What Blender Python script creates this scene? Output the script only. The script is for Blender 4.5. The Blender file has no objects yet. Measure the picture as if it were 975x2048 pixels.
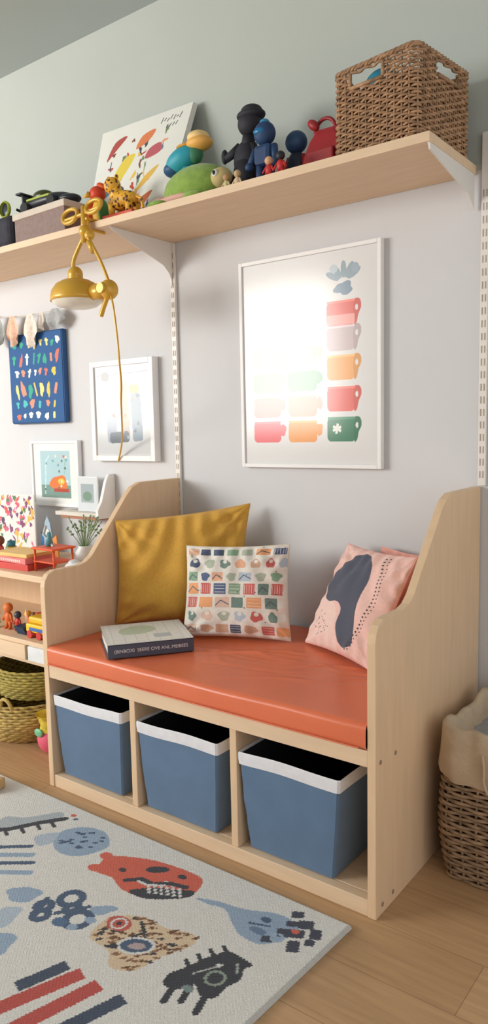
import bpy, bmesh, numpy as np, math, random
from mathutils import Vector, Matrix
random.seed(7); rng=np.random.RandomState(5)
S=bpy.context.scene
try:
    S.view_settings.view_transform='Standard'; S.view_settings.look='None'
except Exception: pass
# ------------------------------------------------------------------ helpers
def lin(c):
    c=np.asarray(c,float)/255.0
    return np.where(c<=0.04045,c/12.92,((c+0.055)/1.055)**2.4)
def mat(name,rgb,rough=.55,var=.06,vs=18,bump=0,bs=250,metal=0,coat=0,coatr=.04,stretch=(1,1,1),attr=False,spec=.4,sheen=0,bdist=.002,trans=0):
    m=bpy.data.materials.new(name);m.use_nodes=True;nt=m.node_tree;N=nt.nodes;L=nt.links
    b=N['Principled BSDF'];tc=N.new('ShaderNodeTexCoord');mp=N.new('ShaderNodeMapping');mp.inputs['Scale'].default_value=stretch
    L.new(tc.outputs['Object'],mp.inputs['Vector'])
    nz=N.new('ShaderNodeTexNoise');nz.inputs['Scale'].default_value=vs;nz.inputs['Detail'].default_value=5
    L.new(mp.outputs[0],nz.inputs['Vector'])
    if attr:
        at=N.new('ShaderNodeAttribute');at.attribute_name='Col'
        mr=N.new('ShaderNodeMapRange');mr.inputs[3].default_value=1-var;mr.inputs[4].default_value=1+var*.3
        mr.inputs[1].default_value=.3;mr.inputs[2].default_value=.7
        L.new(nz.outputs[0],mr.inputs[0])
        mx=N.new('ShaderNodeVectorMath');mx.operation='SCALE';L.new(at.outputs['Color'],mx.inputs[0]);L.new(mr.outputs[0],mx.inputs['Scale'])
        L.new(mx.outputs[0],b.inputs['Base Color'])
    else:
        c=lin(rgb);cr=N.new('ShaderNodeValToRGB')
        cr.color_ramp.elements[0].position=.3;cr.color_ramp.elements[1].position=.7
        cr.color_ramp.elements[0].color=(*np.clip(c*(1-var),0,1),1);cr.color_ramp.elements[1].color=(*np.clip(c*(1+var),0,1),1)
        L.new(nz.outputs[0],cr.inputs[0]);L.new(cr.outputs[0],b.inputs['Base Color'])
    b.inputs['Roughness'].default_value=rough;b.inputs['Metallic'].default_value=metal
    b.inputs['Specular IOR Level'].default_value=spec
    b.inputs['Coat Weight'].default_value=coat;b.inputs['Coat Roughness'].default_value=coatr
    b.inputs['Sheen Weight'].default_value=sheen
    if bump:
        n2=N.new('ShaderNodeTexNoise');n2.inputs['Scale'].default_value=bs;n2.inputs['Detail'].default_value=3
        L.new(mp.outputs[0],n2.inputs['Vector'])
        bp=N.new('ShaderNodeBump');bp.inputs['Strength'].default_value=bump;bp.inputs['Distance'].default_value=bdist
        L.new(n2.outputs[0],bp.inputs['Height']);L.new(bp.outputs[0],b.inputs['Normal'])
    return m
_mc={}
def cm(rgb,rough=.5,**k):
    key=(tuple(rgb),rough,tuple(sorted(k.items())))
    if key not in _mc:_mc[key]=mat('paint_%d_%d_%d'%tuple(rgb),rgb,rough,**k)
    return _mc[key]
def link(o,parent=None):
    bpy.context.collection.objects.link(o)
    if parent is not None:o.parent=parent
    return o
def empty(name):
    e=bpy.data.objects.new(name,None);e.empty_display_size=.05;return link(e)
def mesh(name,v,f,m,parent=None,smooth=False):
    me=bpy.data.meshes.new(name);me.from_pydata([tuple(map(float,q)) for q in v],[],[tuple(map(int,q)) for q in f]);me.update()
    if m is not None:me.materials.append(m)
    if smooth:me.polygons.foreach_set('use_smooth',[True]*len(me.polygons))
    return link(bpy.data.objects.new(name,me),parent)
def frombm(name,bm,m,parent,smooth=False):
    me=bpy.data.meshes.new(name);bmesh.ops.recalc_face_normals(bm,faces=bm.faces);bm.to_mesh(me);bm.free();me.materials.append(m)
    if smooth:me.polygons.foreach_set('use_smooth',[True]*len(me.polygons))
    return link(bpy.data.objects.new(name,me),parent)
def box(name,c,s,m,parent=None,rz=0,bev=.0015,rot=None,seg=2):
    bm=bmesh.new();bmesh.ops.create_cube(bm,size=1)
    for v in bm.verts:v.co=Vector((v.co.x*s[0],v.co.y*s[1],v.co.z*s[2]))
    if bev:bmesh.ops.bevel(bm,geom=list(bm.edges),offset=min(bev,min(s)*.45),segments=seg,affect='EDGES',profile=.5)
    R=(rot if rot is not None else Matrix.Rotation(rz,4,'Z'))
    bmesh.ops.transform(bm,matrix=Matrix.Translation(c)@R.to_4x4(),verts=bm.verts)
    return frombm(name,bm,m,parent)
def bx(name,x0,x1,y0,y1,z0,z1,m,parent=None,bev=.0015):
    return box(name,((x0+x1)/2,(y0+y1)/2,(z0+z1)/2),(x1-x0,y1-y0,z1-z0),m,parent,bev=bev)
def ell(name,c,r,m,parent=None,rot=(0,0,0),seg=24):
    bm=bmesh.new();bmesh.ops.create_uvsphere(bm,u_segments=seg,v_segments=seg//2+2,radius=1)
    if not hasattr(r,'__len__'):r=(r,r,r)
    from mathutils import Euler
    M=Matrix.Translation(c)@Euler(rot).to_matrix().to_4x4()@Matrix.Diagonal((*r,1))
    bmesh.ops.transform(bm,matrix=M,verts=bm.verts);return frombm(name,bm,m,parent,True)
def cone(name,p0,p1,r0,r1,m,parent=None,seg=20,caps=True,smooth=True):
    p0=Vector(p0);p1=Vector(p1);d=p1-p0;q=d.to_track_quat('Z','Y').to_matrix()
    v=[];f=[]
    for p,r in((p0,r0),(p1,r1)):
        for i in range(seg):
            a=2*math.pi*i/seg;v.append(p+q@Vector((r*math.cos(a),r*math.sin(a),0)))
    for i in range(seg):f.append((i,(i+1)%seg,seg+(i+1)%seg,seg+i))
    if caps:f.append(tuple(range(seg))[::-1]);f.append(tuple(range(seg,2*seg)))
    o=mesh(name,v,f,m,parent)
    for p in o.data.polygons:p.use_smooth=len(p.vertices)==4
    return o
def tubes(name,paths,r,m,parent=None,closed=False,res=2,smoothc=False):
    cu=bpy.data.curves.new(name,'CURVE');cu.dimensions='3D';cu.bevel_depth=r;cu.bevel_resolution=res;cu.use_fill_caps=True
    for P in paths:
        if len(P)<2:continue
        if smoothc:
            sp=cu.splines.new('NURBS');sp.points.add(len(P)-1);sp.order_u=3;sp.use_endpoint_u=True;sp.resolution_u=8
        else:
            sp=cu.splines.new('POLY');sp.points.add(len(P)-1)
        sp.points.foreach_set('co',np.hstack([np.array(P,float),np.ones((len(P),1))]).ravel());sp.use_cyclic_u=closed
    o=bpy.data.objects.new(name+'_c',cu);bpy.context.collection.objects.link(o)
    dg=bpy.context.evaluated_depsgraph_get();me=bpy.data.meshes.new_from_object(o.evaluated_get(dg))
    bpy.data.objects.remove(o);me.name=name;me.materials.clear();me.materials.append(m)
    me.polygons.foreach_set('use_smooth',[True]*len(me.polygons))
    return link(bpy.data.objects.new(name,me),parent)
def lathe(name,prof,c,m,parent=None,seg=36,rot=None):
    v=[];f=[]
    R=rot.to_matrix() if rot is not None else Matrix.Identity(3)
    for r,z in prof:
        for i in range(seg):
            a=2*math.pi*i/seg;v.append(Vector(c)+R@Vector((r*math.cos(a),r*math.sin(a),z)))
    for k in range(len(prof)-1):
        for i in range(seg):f.append((k*seg+i,k*seg+(i+1)%seg,(k+1)*seg+(i+1)%seg,(k+1)*seg+i))
    return mesh(name,v,f,m,parent,True)
def extr(name,pts,x0,x1,m,parent=None,bev=.0015):
    n=len(pts);v=[(x0,y,z) for y,z in pts]+[(x1,y,z) for y,z in pts]
    f=[tuple(range(n)),tuple(range(2*n-1,n-1,-1))]+[(i,n+i,n+(i+1)%n,(i+1)%n) for i in range(n)]
    o=mesh(name,v,f,m,parent)
    bm=bmesh.new();bm.from_mesh(o.data);bmesh.ops.recalc_face_normals(bm,faces=bm.faces);bm.to_mesh(o.data);bm.free()
    if bev:
        md=o.modifiers.new('b','BEVEL');md.width=bev;md.segments=2;md.limit_method='ANGLE';md.angle_limit=.9
    return o
class Canvas:
    def __init__(s,x0,x1,y0,y1,nx,ny,bg,xs=None,ys=None):
        s.X,s.Y=np.meshgrid(np.linspace(x0,x1,nx) if xs is None else xs,np.linspace(y0,y1,ny) if ys is None else ys);s.C=np.ones((*s.X.shape,3))*np.array(bg,float)
    def put(s,M,col,a=1):s.C[M]=s.C[M]*(1-a)+np.array(col,float)*a
    def ell(s,cx,cy,rx,ry,col,ang=0,wob=0,a=1):
        c,n=math.cos(ang),math.sin(ang);dx=s.X-cx;dy=s.Y-cy;u=(dx*c+dy*n)/rx;v=(-dx*n+dy*c)/ry;r=np.hypot(u,v)
        lim=1.0
        if wob:
            t=np.arctan2(v,u);ph=cx*91+cy*57;lim=1+wob*(np.sin(3*t+ph)+.6*np.sin(5*t+2*ph))
        s.put(r<lim,col,a)
    def ring(s,cx,cy,r,w,col,asp=1):
        d=np.hypot(s.X-cx,(s.Y-cy)*asp);s.put(abs(d-r)<w/2,col)
    def rect(s,cx,cy,w,h,col,ang=0,r=0,a=1):
        c,n=math.cos(ang),math.sin(ang);dx=s.X-cx;dy=s.Y-cy;u=abs(dx*c+dy*n)-(w/2-r);v=abs(-dx*n+dy*c)-(h/2-r)
        d=np.hypot(np.maximum(u,0),np.maximum(v,0))+np.minimum(np.maximum(u,v),0);s.put(d<=r,col,a)
    def poly(s,P,col,a=1):
        M=np.zeros(s.X.shape,bool);n=len(P)
        for i in range(n):
            x1,y1=P[i];x2,y2=P[(i+1)%n]
            if y1==y2:continue
            M^=((s.Y>min(y1,y2))&(s.Y<=max(y1,y2))&(s.X<(s.Y-y1)*(x2-x1)/(y2-y1)+x1))
        s.put(M,col,a);return M
    def blob(s,P,col,a=1):
        Q=[];n=len(P);P=[np.array(p,float) for p in P]
        for i in range(n):
            p0,p1,p2,p3=P[i-1],P[i],P[(i+1)%n],P[(i+2)%n]
            for t in(0,.25,.5,.75):Q.append(.5*((2*p1)+(p2-p0)*t+(2*p0-5*p1+4*p2-p3)*t*t+(-p0+3*p1-3*p2+p3)*t**3))
        return s.poly([tuple(q) for q in Q],col,a)
    def line(s,P,w,col,a=1):
        for (x1,y1),(x2,y2) in zip(P[:-1],P[1:]):
            dx,dy=x2-x1,y2-y1;l=dx*dx+dy*dy+1e-12;t=np.clip(((s.X-x1)*dx+(s.Y-y1)*dy)/l,0,1)
            s.put(np.hypot(s.X-x1-t*dx,s.Y-y1-t*dy)<w/2,col,a)
def gridmesh(name,P,C,m,parent=None,smooth=True,flip=False):
    ny,nx=P.shape[:2];me=bpy.data.meshes.new(name)
    idx=np.arange(nx*ny).reshape(ny,nx)
    F=np.stack([idx[:-1,:-1],idx[:-1,1:],idx[1:,1:],idx[1:,:-1]],-1).reshape(-1,4)
    if flip:F=F[:,::-1]
    me.from_pydata(P.reshape(-1,3).tolist(),[],F.tolist());me.update()
    if C is not None:
        ca=me.color_attributes.new('Col','FLOAT_COLOR','POINT')
        ca.data.foreach_set('color',np.hstack([lin(C.reshape(-1,3)),np.ones((nx*ny,1))]).astype(np.float32).ravel())
    me.materials.append(m)
    if smooth:me.polygons.foreach_set('use_smooth',[True]*len(me.polygons))
    return link(bpy.data.objects.new(name,me),parent)
# ------------------------------------------------------------------ materials
M_wallL=mat('wall_paint_light',(212,213,216),.85,var=.015,vs=3,bump=.08,bs=300)
M_wallU=mat('wall_paint_upper_shade',(184,190,184),.85,var=.02,vs=3,bump=.08,bs=300)  # dimmer, greenish light above the shelf, painted into the wall colour
M_ceil=mat('ceiling_paint',(178,189,190),.9,var=.01,vs=3)
M_woodv=mat('birch_ply_vertical',(224,193,158),.5,var=.045,vs=9,stretch=(6,6,.7),bump=.05,bs=60)
M_woodh=mat('birch_ply_horizontal',(226,198,166),.5,var=.045,vs=9,stretch=(.7,6,6),bump=.05,bs=60)
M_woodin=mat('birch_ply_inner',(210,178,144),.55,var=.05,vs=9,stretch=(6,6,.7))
M_white=mat('white_lacquer',(236,236,236),.4,var=.02,vs=10)
M_rail=mat('rail_lacquer',(230,226,220),.4,var=.02,vs=10)
M_dark=mat('dark_slot',(168,158,142),.7,var=.1)
M_orange=mat('orange_vinyl',(224,116,78),.34,var=.05,vs=8,bump=.12,bs=90,spec=.5)
M_bin=mat('blue_felt',(92,118,148),.85,var=.06,vs=14,bump=.25,bs=500,sheen=.2)
M_rim=mat('white_canvas',(226,226,230),.85,var=.04,vs=60,bump=.2,bs=500)
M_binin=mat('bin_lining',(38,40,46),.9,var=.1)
M_wick=mat('wicker_willow',(166,130,98),.6,var=.42,vs=55)
M_wick2=mat('wicker_grey_brown',(158,132,106),.65,var=.42,vs=50)
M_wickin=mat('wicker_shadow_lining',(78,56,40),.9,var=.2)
M_straw=mat('seagrass',(190,164,98),.7,var=.35,vs=60)
M_yel=mat('lamp_mustard_enamel',(212,164,56),.32,var=.05,vs=10,metal=.15,spec=.6)
M_paper=mat('painted_surface',(0,0,0),.7,var=.02,attr=True,vs=10)
M_glossart=mat('print_under_glass',(0,0,0),.7,var=.01,attr=True,vs=10,coat=1,coatr=.15,spec=.2)
M_fabric=mat('printed_cotton',(0,0,0),.85,var=.07,attr=True,vs=120,bump=.3,bs=600,sheen=.15)
M_rug=mat('woven_wool_rug',(0,0,0),.95,var=.10,attr=True,vs=260,bump=.8,bs=420,bdist=.004,sheen=.15)
M_gold=mat('mustard_linen',(214,164,68),.85,var=.07,vs=160,bump=.3,bs=500,sheen=.2)
# floor: oak planks along x
M_floor=bpy.data.materials.new('oak_planks');M_floor.use_nodes=True
nt=M_floor.node_tree;N=nt.nodes;L=nt.links;b=N['Principled BSDF'];tc=N.new('ShaderNodeTexCoord')
br=N.new('ShaderNodeTexBrick');br.inputs['Scale'].default_value=1;br.inputs['Brick Width'].default_value=1.3;br.inputs['Row Height'].default_value=.15
br.inputs['Mortar Size'].default_value=.001;br.inputs['Color1'].default_value=(*lin((198,160,120)),1);br.inputs['Color2'].default_value=(*lin((188,150,110)),1);br.inputs['Mortar'].default_value=(*lin((156,122,88)),1)
L.new(tc.outputs['Object'],br.inputs['Vector'])
mp=N.new('ShaderNodeMapping');mp.inputs['Scale'].default_value=(1.5,22,1);L.new(tc.outputs['Object'],mp.inputs['Vector'])
nz=N.new('ShaderNodeTexNoise');nz.inputs['Scale'].default_value=3;nz.inputs['Detail'].default_value=7;nz.inputs['Distortion'].default_value=.6;L.new(mp.outputs[0],nz.inputs['Vector'])
mr=N.new('ShaderNodeMapRange');mr.inputs[1].default_value=.3;mr.inputs[2].default_value=.7;mr.inputs[3].default_value=.82;mr.inputs[4].default_value=1.06;L.new(nz.outputs[0],mr.inputs[0])
sc=N.new('ShaderNodeVectorMath');sc.operation='SCALE';L.new(br.outputs[0],sc.inputs[0]);L.new(mr.outputs[0],sc.inputs['Scale']);L.new(sc.outputs[0],b.inputs['Base Color']);b.inputs['Roughness'].default_value=.42
# ------------------------------------------------------------------ room
XL=-5.2
bx('floor',XL,3.2,-3.7,.0,-.05,0,M_floor,bev=0)
bx('ceiling',XL,3.2,-3.7,.0,2.44,2.5,M_ceil,bev=0)
wb=empty('wall_back')
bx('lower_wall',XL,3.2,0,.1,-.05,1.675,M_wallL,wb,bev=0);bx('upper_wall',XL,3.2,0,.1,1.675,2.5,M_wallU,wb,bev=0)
wf=empty('wall_front')
WX0,WX1,WZ0,WZ1=-4.7,-1.45,1.0,2.36
bx('under_window',XL,3.2,-3.82,-3.7,-.05,WZ0,M_wallL,wf,bev=0);bx('over_window',XL,3.2,-3.82,-3.7,WZ1,2.5,M_wallL,wf,bev=0)
bx('pier_a',XL,WX0,-3.82,-3.7,WZ0,WZ1,M_wallL,wf,bev=0);bx('pier_b',WX1,3.2,-3.82,-3.7,WZ0,WZ1,M_wallL,wf,bev=0)
wn=empty('window_1')
for i,x in enumerate((WX0+.025,(2*WX0+WX1)/3,(WX0+2*WX1)/3,WX1-.025)):bx('mullion_%d'%i,x-.025,x+.025,-3.79,-3.72,WZ0,WZ1,M_white,wn)
for i,z in enumerate((WZ0+.025,WZ1-.025)):bx('frame_rail_%d'%i,WX0,WX1,-3.79,-3.72,z-.025,z+.025,M_white,wn)
bx('sill',WX0-.05,WX1+.05,-3.72,-3.6,WZ0-.03,WZ0,M_white,wn)
la=bpy.data.lights.new('window_daylight','AREA');la.shape='RECTANGLE';la.size=WX1-WX0;la.size_y=WZ1-WZ0;la.energy=245;la.color=(1,.98,.94)
lo=bpy.data.objects.new('window_daylight',la);link(lo);lo.location=((WX0+WX1)/2,-3.81,(WZ0+WZ1)/2);lo.rotation_euler=(math.radians(90),0,0)
w=bpy.data.worlds.new('World');S.world=w;w.use_nodes=True;w.node_tree.nodes['Background'].inputs[0].default_value=(1,.985,.96,1);w.node_tree.nodes['Background'].inputs[1].default_value=1.25
# ------------------------------------------------------------------ camera
cd=bpy.data.cameras.new('Camera');cam=link(bpy.data.objects.new('Camera',cd));S.camera=cam
r=Vector((.7988,.6015,-.0202));u=Vector((-.0492,.0987,.9939))
f=u.cross(r);r=r.normalized();f=f.normalized();u=r.cross(f).normalized()
cam.matrix_world=Matrix(((r.x,u.x,-f.x,1.7486),(r.y,u.y,-f.y,-1.9293),(r.z,u.z,-f.z,1.0346),(0,0,0,1)))
cd.sensor_fit='VERTICAL';cd.sensor_height=36;cd.lens=1490.27/2048*36;cd.clip_start=.01
# ------------------------------------------------------------------ bench
bench=empty('storage_bench')
prof=[(-.6,0),(-.6,.598),(-.596,.618),(-.584,.634),(-.563,.643),(-.47,.643),(-.44,.650),(-.415,.667),(-.262,.838),(-.235,.862),(-.2,.875),(-.004,.877),(-.004,0)]
extr('side_panel_a',prof,0,.02,M_woodv,bench);extr('side_panel_b',prof,1.05,1.07,M_woodv,bench)
bx('seat_board',.02,1.05,-.598,-.01,.332,.368,M_woodh,bench)
bx('bottom_board',.02,1.05,-.57,-.01,.018,.037,M_woodh,bench)
bx('plinth',.02,1.05,-.597,-.572,0,.037,M_woodh,bench)
bx('divider_a',.343,.363,-.594,-.02,.037,.332,M_woodv,bench);bx('divider_b',.681,.701,-.594,-.02,.037,.332,M_woodv,bench)
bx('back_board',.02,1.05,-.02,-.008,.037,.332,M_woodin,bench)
for i,(y,z) in enumerate(((-.579,.342),(-.508,.337),(-.57,.022),(-.52,.024))):
    cone('bolt_%d'%i,(1.0695,y,z),(1.0712,y,z),.0055,.005,cm((150,130,110),.4),bench)
# cushion
nx=300
Rc=random.Random(9);creases=[]
for i in range(17):
    xs0=Rc.uniform(.62,.98);ys0=Rc.uniform(-.40,-.22);an=math.pi+Rc.uniform(-.05,.55);ln=Rc.uniform(.14,.38)
    creases.append((xs0,ys0,xs0+ln*math.cos(an),ys0+ln*math.sin(an),Rc.uniform(.006,.013),Rc.uniform(.0012,.0034)*Rc.choice((1,1,-.6))))
for i in range(5):
    xs0=Rc.uniform(.15,.5);ys0=Rc.uniform(-.55,-.4);creases.append((xs0,ys0,xs0+Rc.uniform(.06,.14),ys0+Rc.uniform(-.04,.03),.012,.0012))
def wr(x,y):
    z=.0018*np.sin(5*x+2)*np.sin(6*y)
    for (xa,ya,xb,yb,w_,h_) in creases:
        dx,dy=xb-xa,yb-ya;l=dx*dx+dy*dy;t=((x-xa)*dx+(y-ya)*dy)/l;tc_=np.clip(t,0,1)
        cx_=xa+tc_*dx+.012*np.sin(tc_*5+xa*30)*(-dy)/math.sqrt(l);cy_=ya+tc_*dy+.012*np.sin(tc_*5+xa*30)*dx/math.sqrt(l)
        d=np.hypot(x-cx_,y-cy_);z=z+h_*np.exp(-(d/w_)**2)*np.sin(np.pi*np.clip(tc_*.96+.02,0,1))
    return z
y0,y1,z0,z1,rr=-.603,-.02,.368,.4250,.014
def arc(cy,cz,a0,a1,n):
    return [(cy+rr*math.cos(a0+(a1-a0)*i/(n-1)),cz+rr*math.sin(a0+(a1-a0)*i/(n-1))) for i in range(n)]
pts=[(y1,z0)]+arc(y0+rr,z0+rr,-math.pi/2,-math.pi,6)+arc(y0+rr,z1-rr,math.pi,math.pi/2,8)
top=[(y,z1) for y in np.linspace(y0+rr,y1,160)][1:];pts+=top
xs=np.linspace(.0215,1.0485,nx);P=np.zeros((len(pts),nx,3))
for j,(y,z) in enumerate(pts):
    P[j,:,0]=xs;P[j,:,1]=y;P[j,:,2]=z
tm=np.clip((P[...,2]-(z1-rr))/rr,0,1);P[...,2]+=tm*wr(P[...,0],P[...,1])
sm=1-tm;P[...,1]+=sm*(P[...,1]<-.58)*(.0012*np.sin(21*P[...,0])*np.sin(40*P[...,2]))
sc_=empty('seat_cushion');gridmesh('cushion_cover',P,None,M_orange,sc_)
tubes('piping',[[(x,-.6035,.3725) for x in xs[::6]]],.0018,M_orange,sc_)
# bins
def rrect(x0,x1,y0,y1,r,n=6):
    o=[]
    for cx,cy,a in((x1-r,y0+r,-90),(x1-r,y1-r,0),(x0+r,y1-r,90),(x0+r,y0+r,180)):
        for i in range(n):
            t=math.radians(a+90*i/(n-1));o.append((cx+r*math.cos(t),cy+r*math.sin(t)))
    o2=[]
    for i in range(len(o)):
        p,q=np.array(o[i]),np.array(o[(i+1)%len(o)]);d=np.hypot(*(q-p));k=max(1,int(d/.03))
        for j in range(k):o2.append(tuple(p+(q-p)*j/k))
    return o2
def shell(name,levels,m,parent,wob=0,cap=None,seed=0,rad=.018,smooth=True):
    N_=200;v=[];f=[]
    for li,(x0,x1,y0,y1,z) in enumerate(levels):
        R=rrect(x0,x1,y0,y1,rad);A=np.array(R+[R[0]]);s=np.r_[0,np.cumsum(np.hypot(*np.diff(A,axis=0).T))];t=np.linspace(0,s[-1],N_,endpoint=False)
        xx=np.interp(t,s,A[:,0]);yy=np.interp(t,s,A[:,1])
        for i in range(N_):
            ph=2*math.pi*i/N_;dz=wob*(math.sin(3*ph+seed)+.6*math.sin(7*ph+seed*2)) 
            v.append((xx[i],yy[i],z+dz*(1 if z>.15 else 0)))
    for k in range(len(levels)-1):
        for i in range(N_):f.append((k*N_+i,k*N_+(i+1)%N_,(k+1)*N_+(i+1)%N_,(k+1)*N_+i))
    if cap is not None:f.append(tuple(range(cap*N_,(cap+1)*N_)))
    return mesh(name,v,f,m,parent,smooth)
def storage_bin(xa,xb,xc,xd,zt,seed):
    e=empty('storage_bin');zb=.0375;ya,yb=-.590,-.12
    def lv(t,off=0):
        x0=xc+(xa-xc)*t;x1=xd+(xb-xd)*t;yy0=ya+.012*(1-t);return (x0-off,x1+off,yy0-off,yb+off-.01*(1-t),zb+(zt-zb)*t)
    shell('body',[lv(0,-.004),lv(.015),lv(.25,.001),lv(.5,.002),lv(.75,.001),lv(.9)],M_bin,e,cap=0,rad=.005,smooth=False)
    shell('rim_band',[lv(.870,.0005),lv(.875,.0030),lv(.93,.0035),lv(.985,.003),lv(1,.001),lv(.985,-.002),lv(.86,-.003)],M_rim,e,wob=.0018,seed=seed,rad=.006,smooth=False)
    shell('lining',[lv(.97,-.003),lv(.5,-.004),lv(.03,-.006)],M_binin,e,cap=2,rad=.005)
    return e
storage_bin(.025,.304,.043,.288,.281,1);storage_bin(.365,.638,.382,.622,.279,2.2);storage_bin(.704,.978,.724,.955,.280,3.1)
# ------------------------------------------------------------------ pillows
def pillow(name,BL,BR,TL,TR,th,matf,paint=None,n=110,seed=0,pinch=.07,matb=None,fold=1):
    e=empty(name);BL,BR,TL,TR=[np.array(q,float) for q in(BL,BR,TL,TR)]
    u,v=np.meshgrid(np.linspace(-1,1,n),np.linspace(-1,1,n))
    up=u*(1-pinch*(1-v**2));vp=v*(1-pinch*(1-u**2))
    a=(up+1)/2;b_=(vp+1)/2
    B=(1-a)[...,None]*(1-b_)[...,None]*BL+a[...,None]*(1-b_)[...,None]*BR+(1-a)[...,None]*b_[...,None]*TL+a[...,None]*b_[...,None]*TR
    nrm=np.cross(BR-BL,TL-BL);nrm/=np.linalg.norm(nrm)
    sh=(np.clip(1-u**2,0,1)*np.clip(1-v**2,0,1))**.42
    g=fold*(.0035*np.sin(6*u+3*v+seed)*np.sin(5*v-2*u+seed*2)+.002*np.sin(17*u*v+9*u+seed))
    for su,sv in((-1,-1),(1,-1),(1,1),(-1,1)):
        rr_=np.hypot(u-su,v-sv);th_=np.arctan2(v-sv,u-su);g=g+fold*.0035*np.sin(th_*11+seed+su)*np.exp(-((rr_-.45)/.35)**2)
    edge=.0025*np.sin(22*u+seed)*(abs(v)>.6)*(abs(v)-.6)+.0025*np.sin(22*v+seed)*(abs(u)>.6)*(abs(u)-.6)
    T=th*sh*(1-.12*v)+(g+edge*4)*sh**.5
    C=None
    if paint is not None:
        cv=Canvas(0,1,0,1,n,n,(255,255,255));paint(cv);C=cv.C
    gridmesh('front_cover',B+T[...,None]*nrm,C,matf,e)
    gridmesh('back_cover',B-(th*.8*sh)[...,None]*nrm,None,matb or matf,e,flip=True)
    edgeP=[tuple(B[0,i]) for i in range(0,n,3)]+[tuple(B[i,-1]) for i in range(0,n,3)]+[tuple(B[-1,i]) for i in range(n-1,0,-3)]+[tuple(B[i,0]) for i in range(n-1,0,-3)]
    tubes('seam',[edgeP],.0016,matb or matf,e,closed=True,res=1)
    return e
pillow('mustard_pillow',(.026,-.335,.434),(.345,-.095,.436),(.030,-.325,.762),(.352,-.050,.806),.058,M_gold,seed=1,pinch=.055,fold=1.9,n=150)
def pat(c):
    c.C[:]=(234,229,221);R=random.Random(4);pal=[(140,172,145),(230,176,145),(90,104,138),(208,104,98),(176,186,168),(238,170,120),(118,142,134),(208,168,142),(80,92,118),(186,198,210),(226,194,176)]
    rows=[(.93,.07,0),(.80,.10,2),(.655,.10,1),(.52,.12,0),(.37,.115,0),(.22,.11,2),(.08,.09,1)]
    for y,h,k in rows:
        x=.03
        while x<.93:
            w=R.uniform(.10,.15);col=R.choice(pal)
            if k==2:
                c.ell(x+w/2,y,w*.40,h*.5,col,R.uniform(-.3,.3),wob=.10)
                if R.random()<.5:c.ell(x+w/2,y+h*.25,w*.16,h*.2,(232,227,219))
            elif k==1 and R.random()<.5:c.ell(x+w/2,y,w*.42,h*.48,col,wob=.12)
            else:
                c.rect(x+w/2,y,w*.95,h,col,R.uniform(-.05,.05),.008)
                q_=R.random()
                if q_<.3:
                    for q in range(5):c.rect(x+w*(q+.5)/5,y,.004,h*.8,(232,227,219))
                elif q_<.55:
                    for q in range(3):c.rect(x+w/2,y-h*.3+h*.3*q,w*.8,.005,(232,227,219))
                elif q_<.75:c.line([(x+.01,y-h*.3),(x+w*.4,y+h*.2),(x+w-.01,y-h*.2)],.010,(90,100,120))
            x+=w+R.uniform(.012,.03)
    for i in range(24):c.ell(R.random(),R.random(),.007,.006,(80,85,100))
M_cream=mat('cream_cotton',(220,208,188),.85,var=.06,vs=100,bump=.2,bs=500)
pillow('patterned_pillow',(.290,-.315,.432),(.592,-.190,.432),(.262,-.255,.692),(.552,-.130,.702),.042,M_fabric,pat,n=300,seed=3,matb=M_cream,pinch=.05)
def pinkp(c):
    c.C[:]=(238,196,186);R=random.Random(2)
    c.blob([(.0,.05),(.02,.40),(.2,.46),(.40,.36),(.46,.2),(.55,.02),(.5,-.05),(.1,-.05)],(240,208,198))
    c.blob([(.09,.47),(.07,.60),(.14,.76),(.28,.90),(.44,.95),(.58,.88),(.64,.74),(.66,.55),(.70,.36),(.76,.14),(.66,.06),(.54,.12),(.47,.24),(.46,.38),(.36,.44),(.22,.42)],(82,86,102))
    for i in range(26):
        t=i/25;x=.66+.13*math.sin(t*3.0+.1)+.03;y=.94-.88*t
        c.ell(x,y,.011,.008,(60,60,70));c.ell(x+.035,y+.01,.007,.006,(60,60,70))
    for i in range(34):
        a=R.uniform(0,6.3);q=R.uniform(0,1)**.5;c.ell(.24+.14*q*math.cos(a),.22+.13*q*math.sin(a),.007,.006,(90,70,75))
    c.line([(.03,.66),(.08,.84),(.18,.94)],.006,(240,225,220))
M_pink=mat('blush_cotton',(232,168,156),.85,var=.06,vs=100,bump=.2,bs=500)
pillow('pink_pillow',(.632,-.175,.432),(.900,-.300,.432),(.706,-.055,.705),(.972,-.178,.705),.040,M_fabric,pinkp,n=260,seed=5,matb=M_pink,pinch=.055)
pillow('blush_pillow',(.78,-.075,.432),(1.02,-.22,.432),(.80,-.03,.70),(1.035,-.12,.70),.030,M_pink,seed=6,pinch=.06)
# ------------------------------------------------------------------ book
bk=empty('picture_book');A=Vector((.272,-.597,0));ds=Vector((.6,.8,0));dd=Vector((-.8,.6,0));zb=.4285;Lb,Wb,Tb=.237,.215,.038
cb=A+ds*Lb/2+dd*Wb/2;ang=math.atan2(.8,.6)
box('pages',(cb.x,cb.y,zb+Tb/2),(Lb-.008,Wb-.008,Tb-.006),cm((225,222,214),.8,var=.08,vs=60,stretch=(1,1,40)),bk,rz=ang)
M_cov=cm((74,80,98),.45)
box('cover_bottom',(cb.x,cb.y,zb+.0015),(Lb,Wb,.003),M_cov,bk,rz=ang);
sp=A+ds*Lb/2+dd*.0015;box('spine',(sp.x,sp.y,zb+Tb/2),(Lb,.003,Tb),M_cov,bk,rz=ang)
cv=Canvas(0,Lb,0,Wb,170,170,(222,224,222))
cv.rect(Lb*.5,Wb*.5,Lb*.92,Wb*.9,(236,238,234))
for i in range(9):cv.line([(.01,.02+i*.021),(Lb-.01,.024+i*.021)],.0014,(190,196,200))
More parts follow.
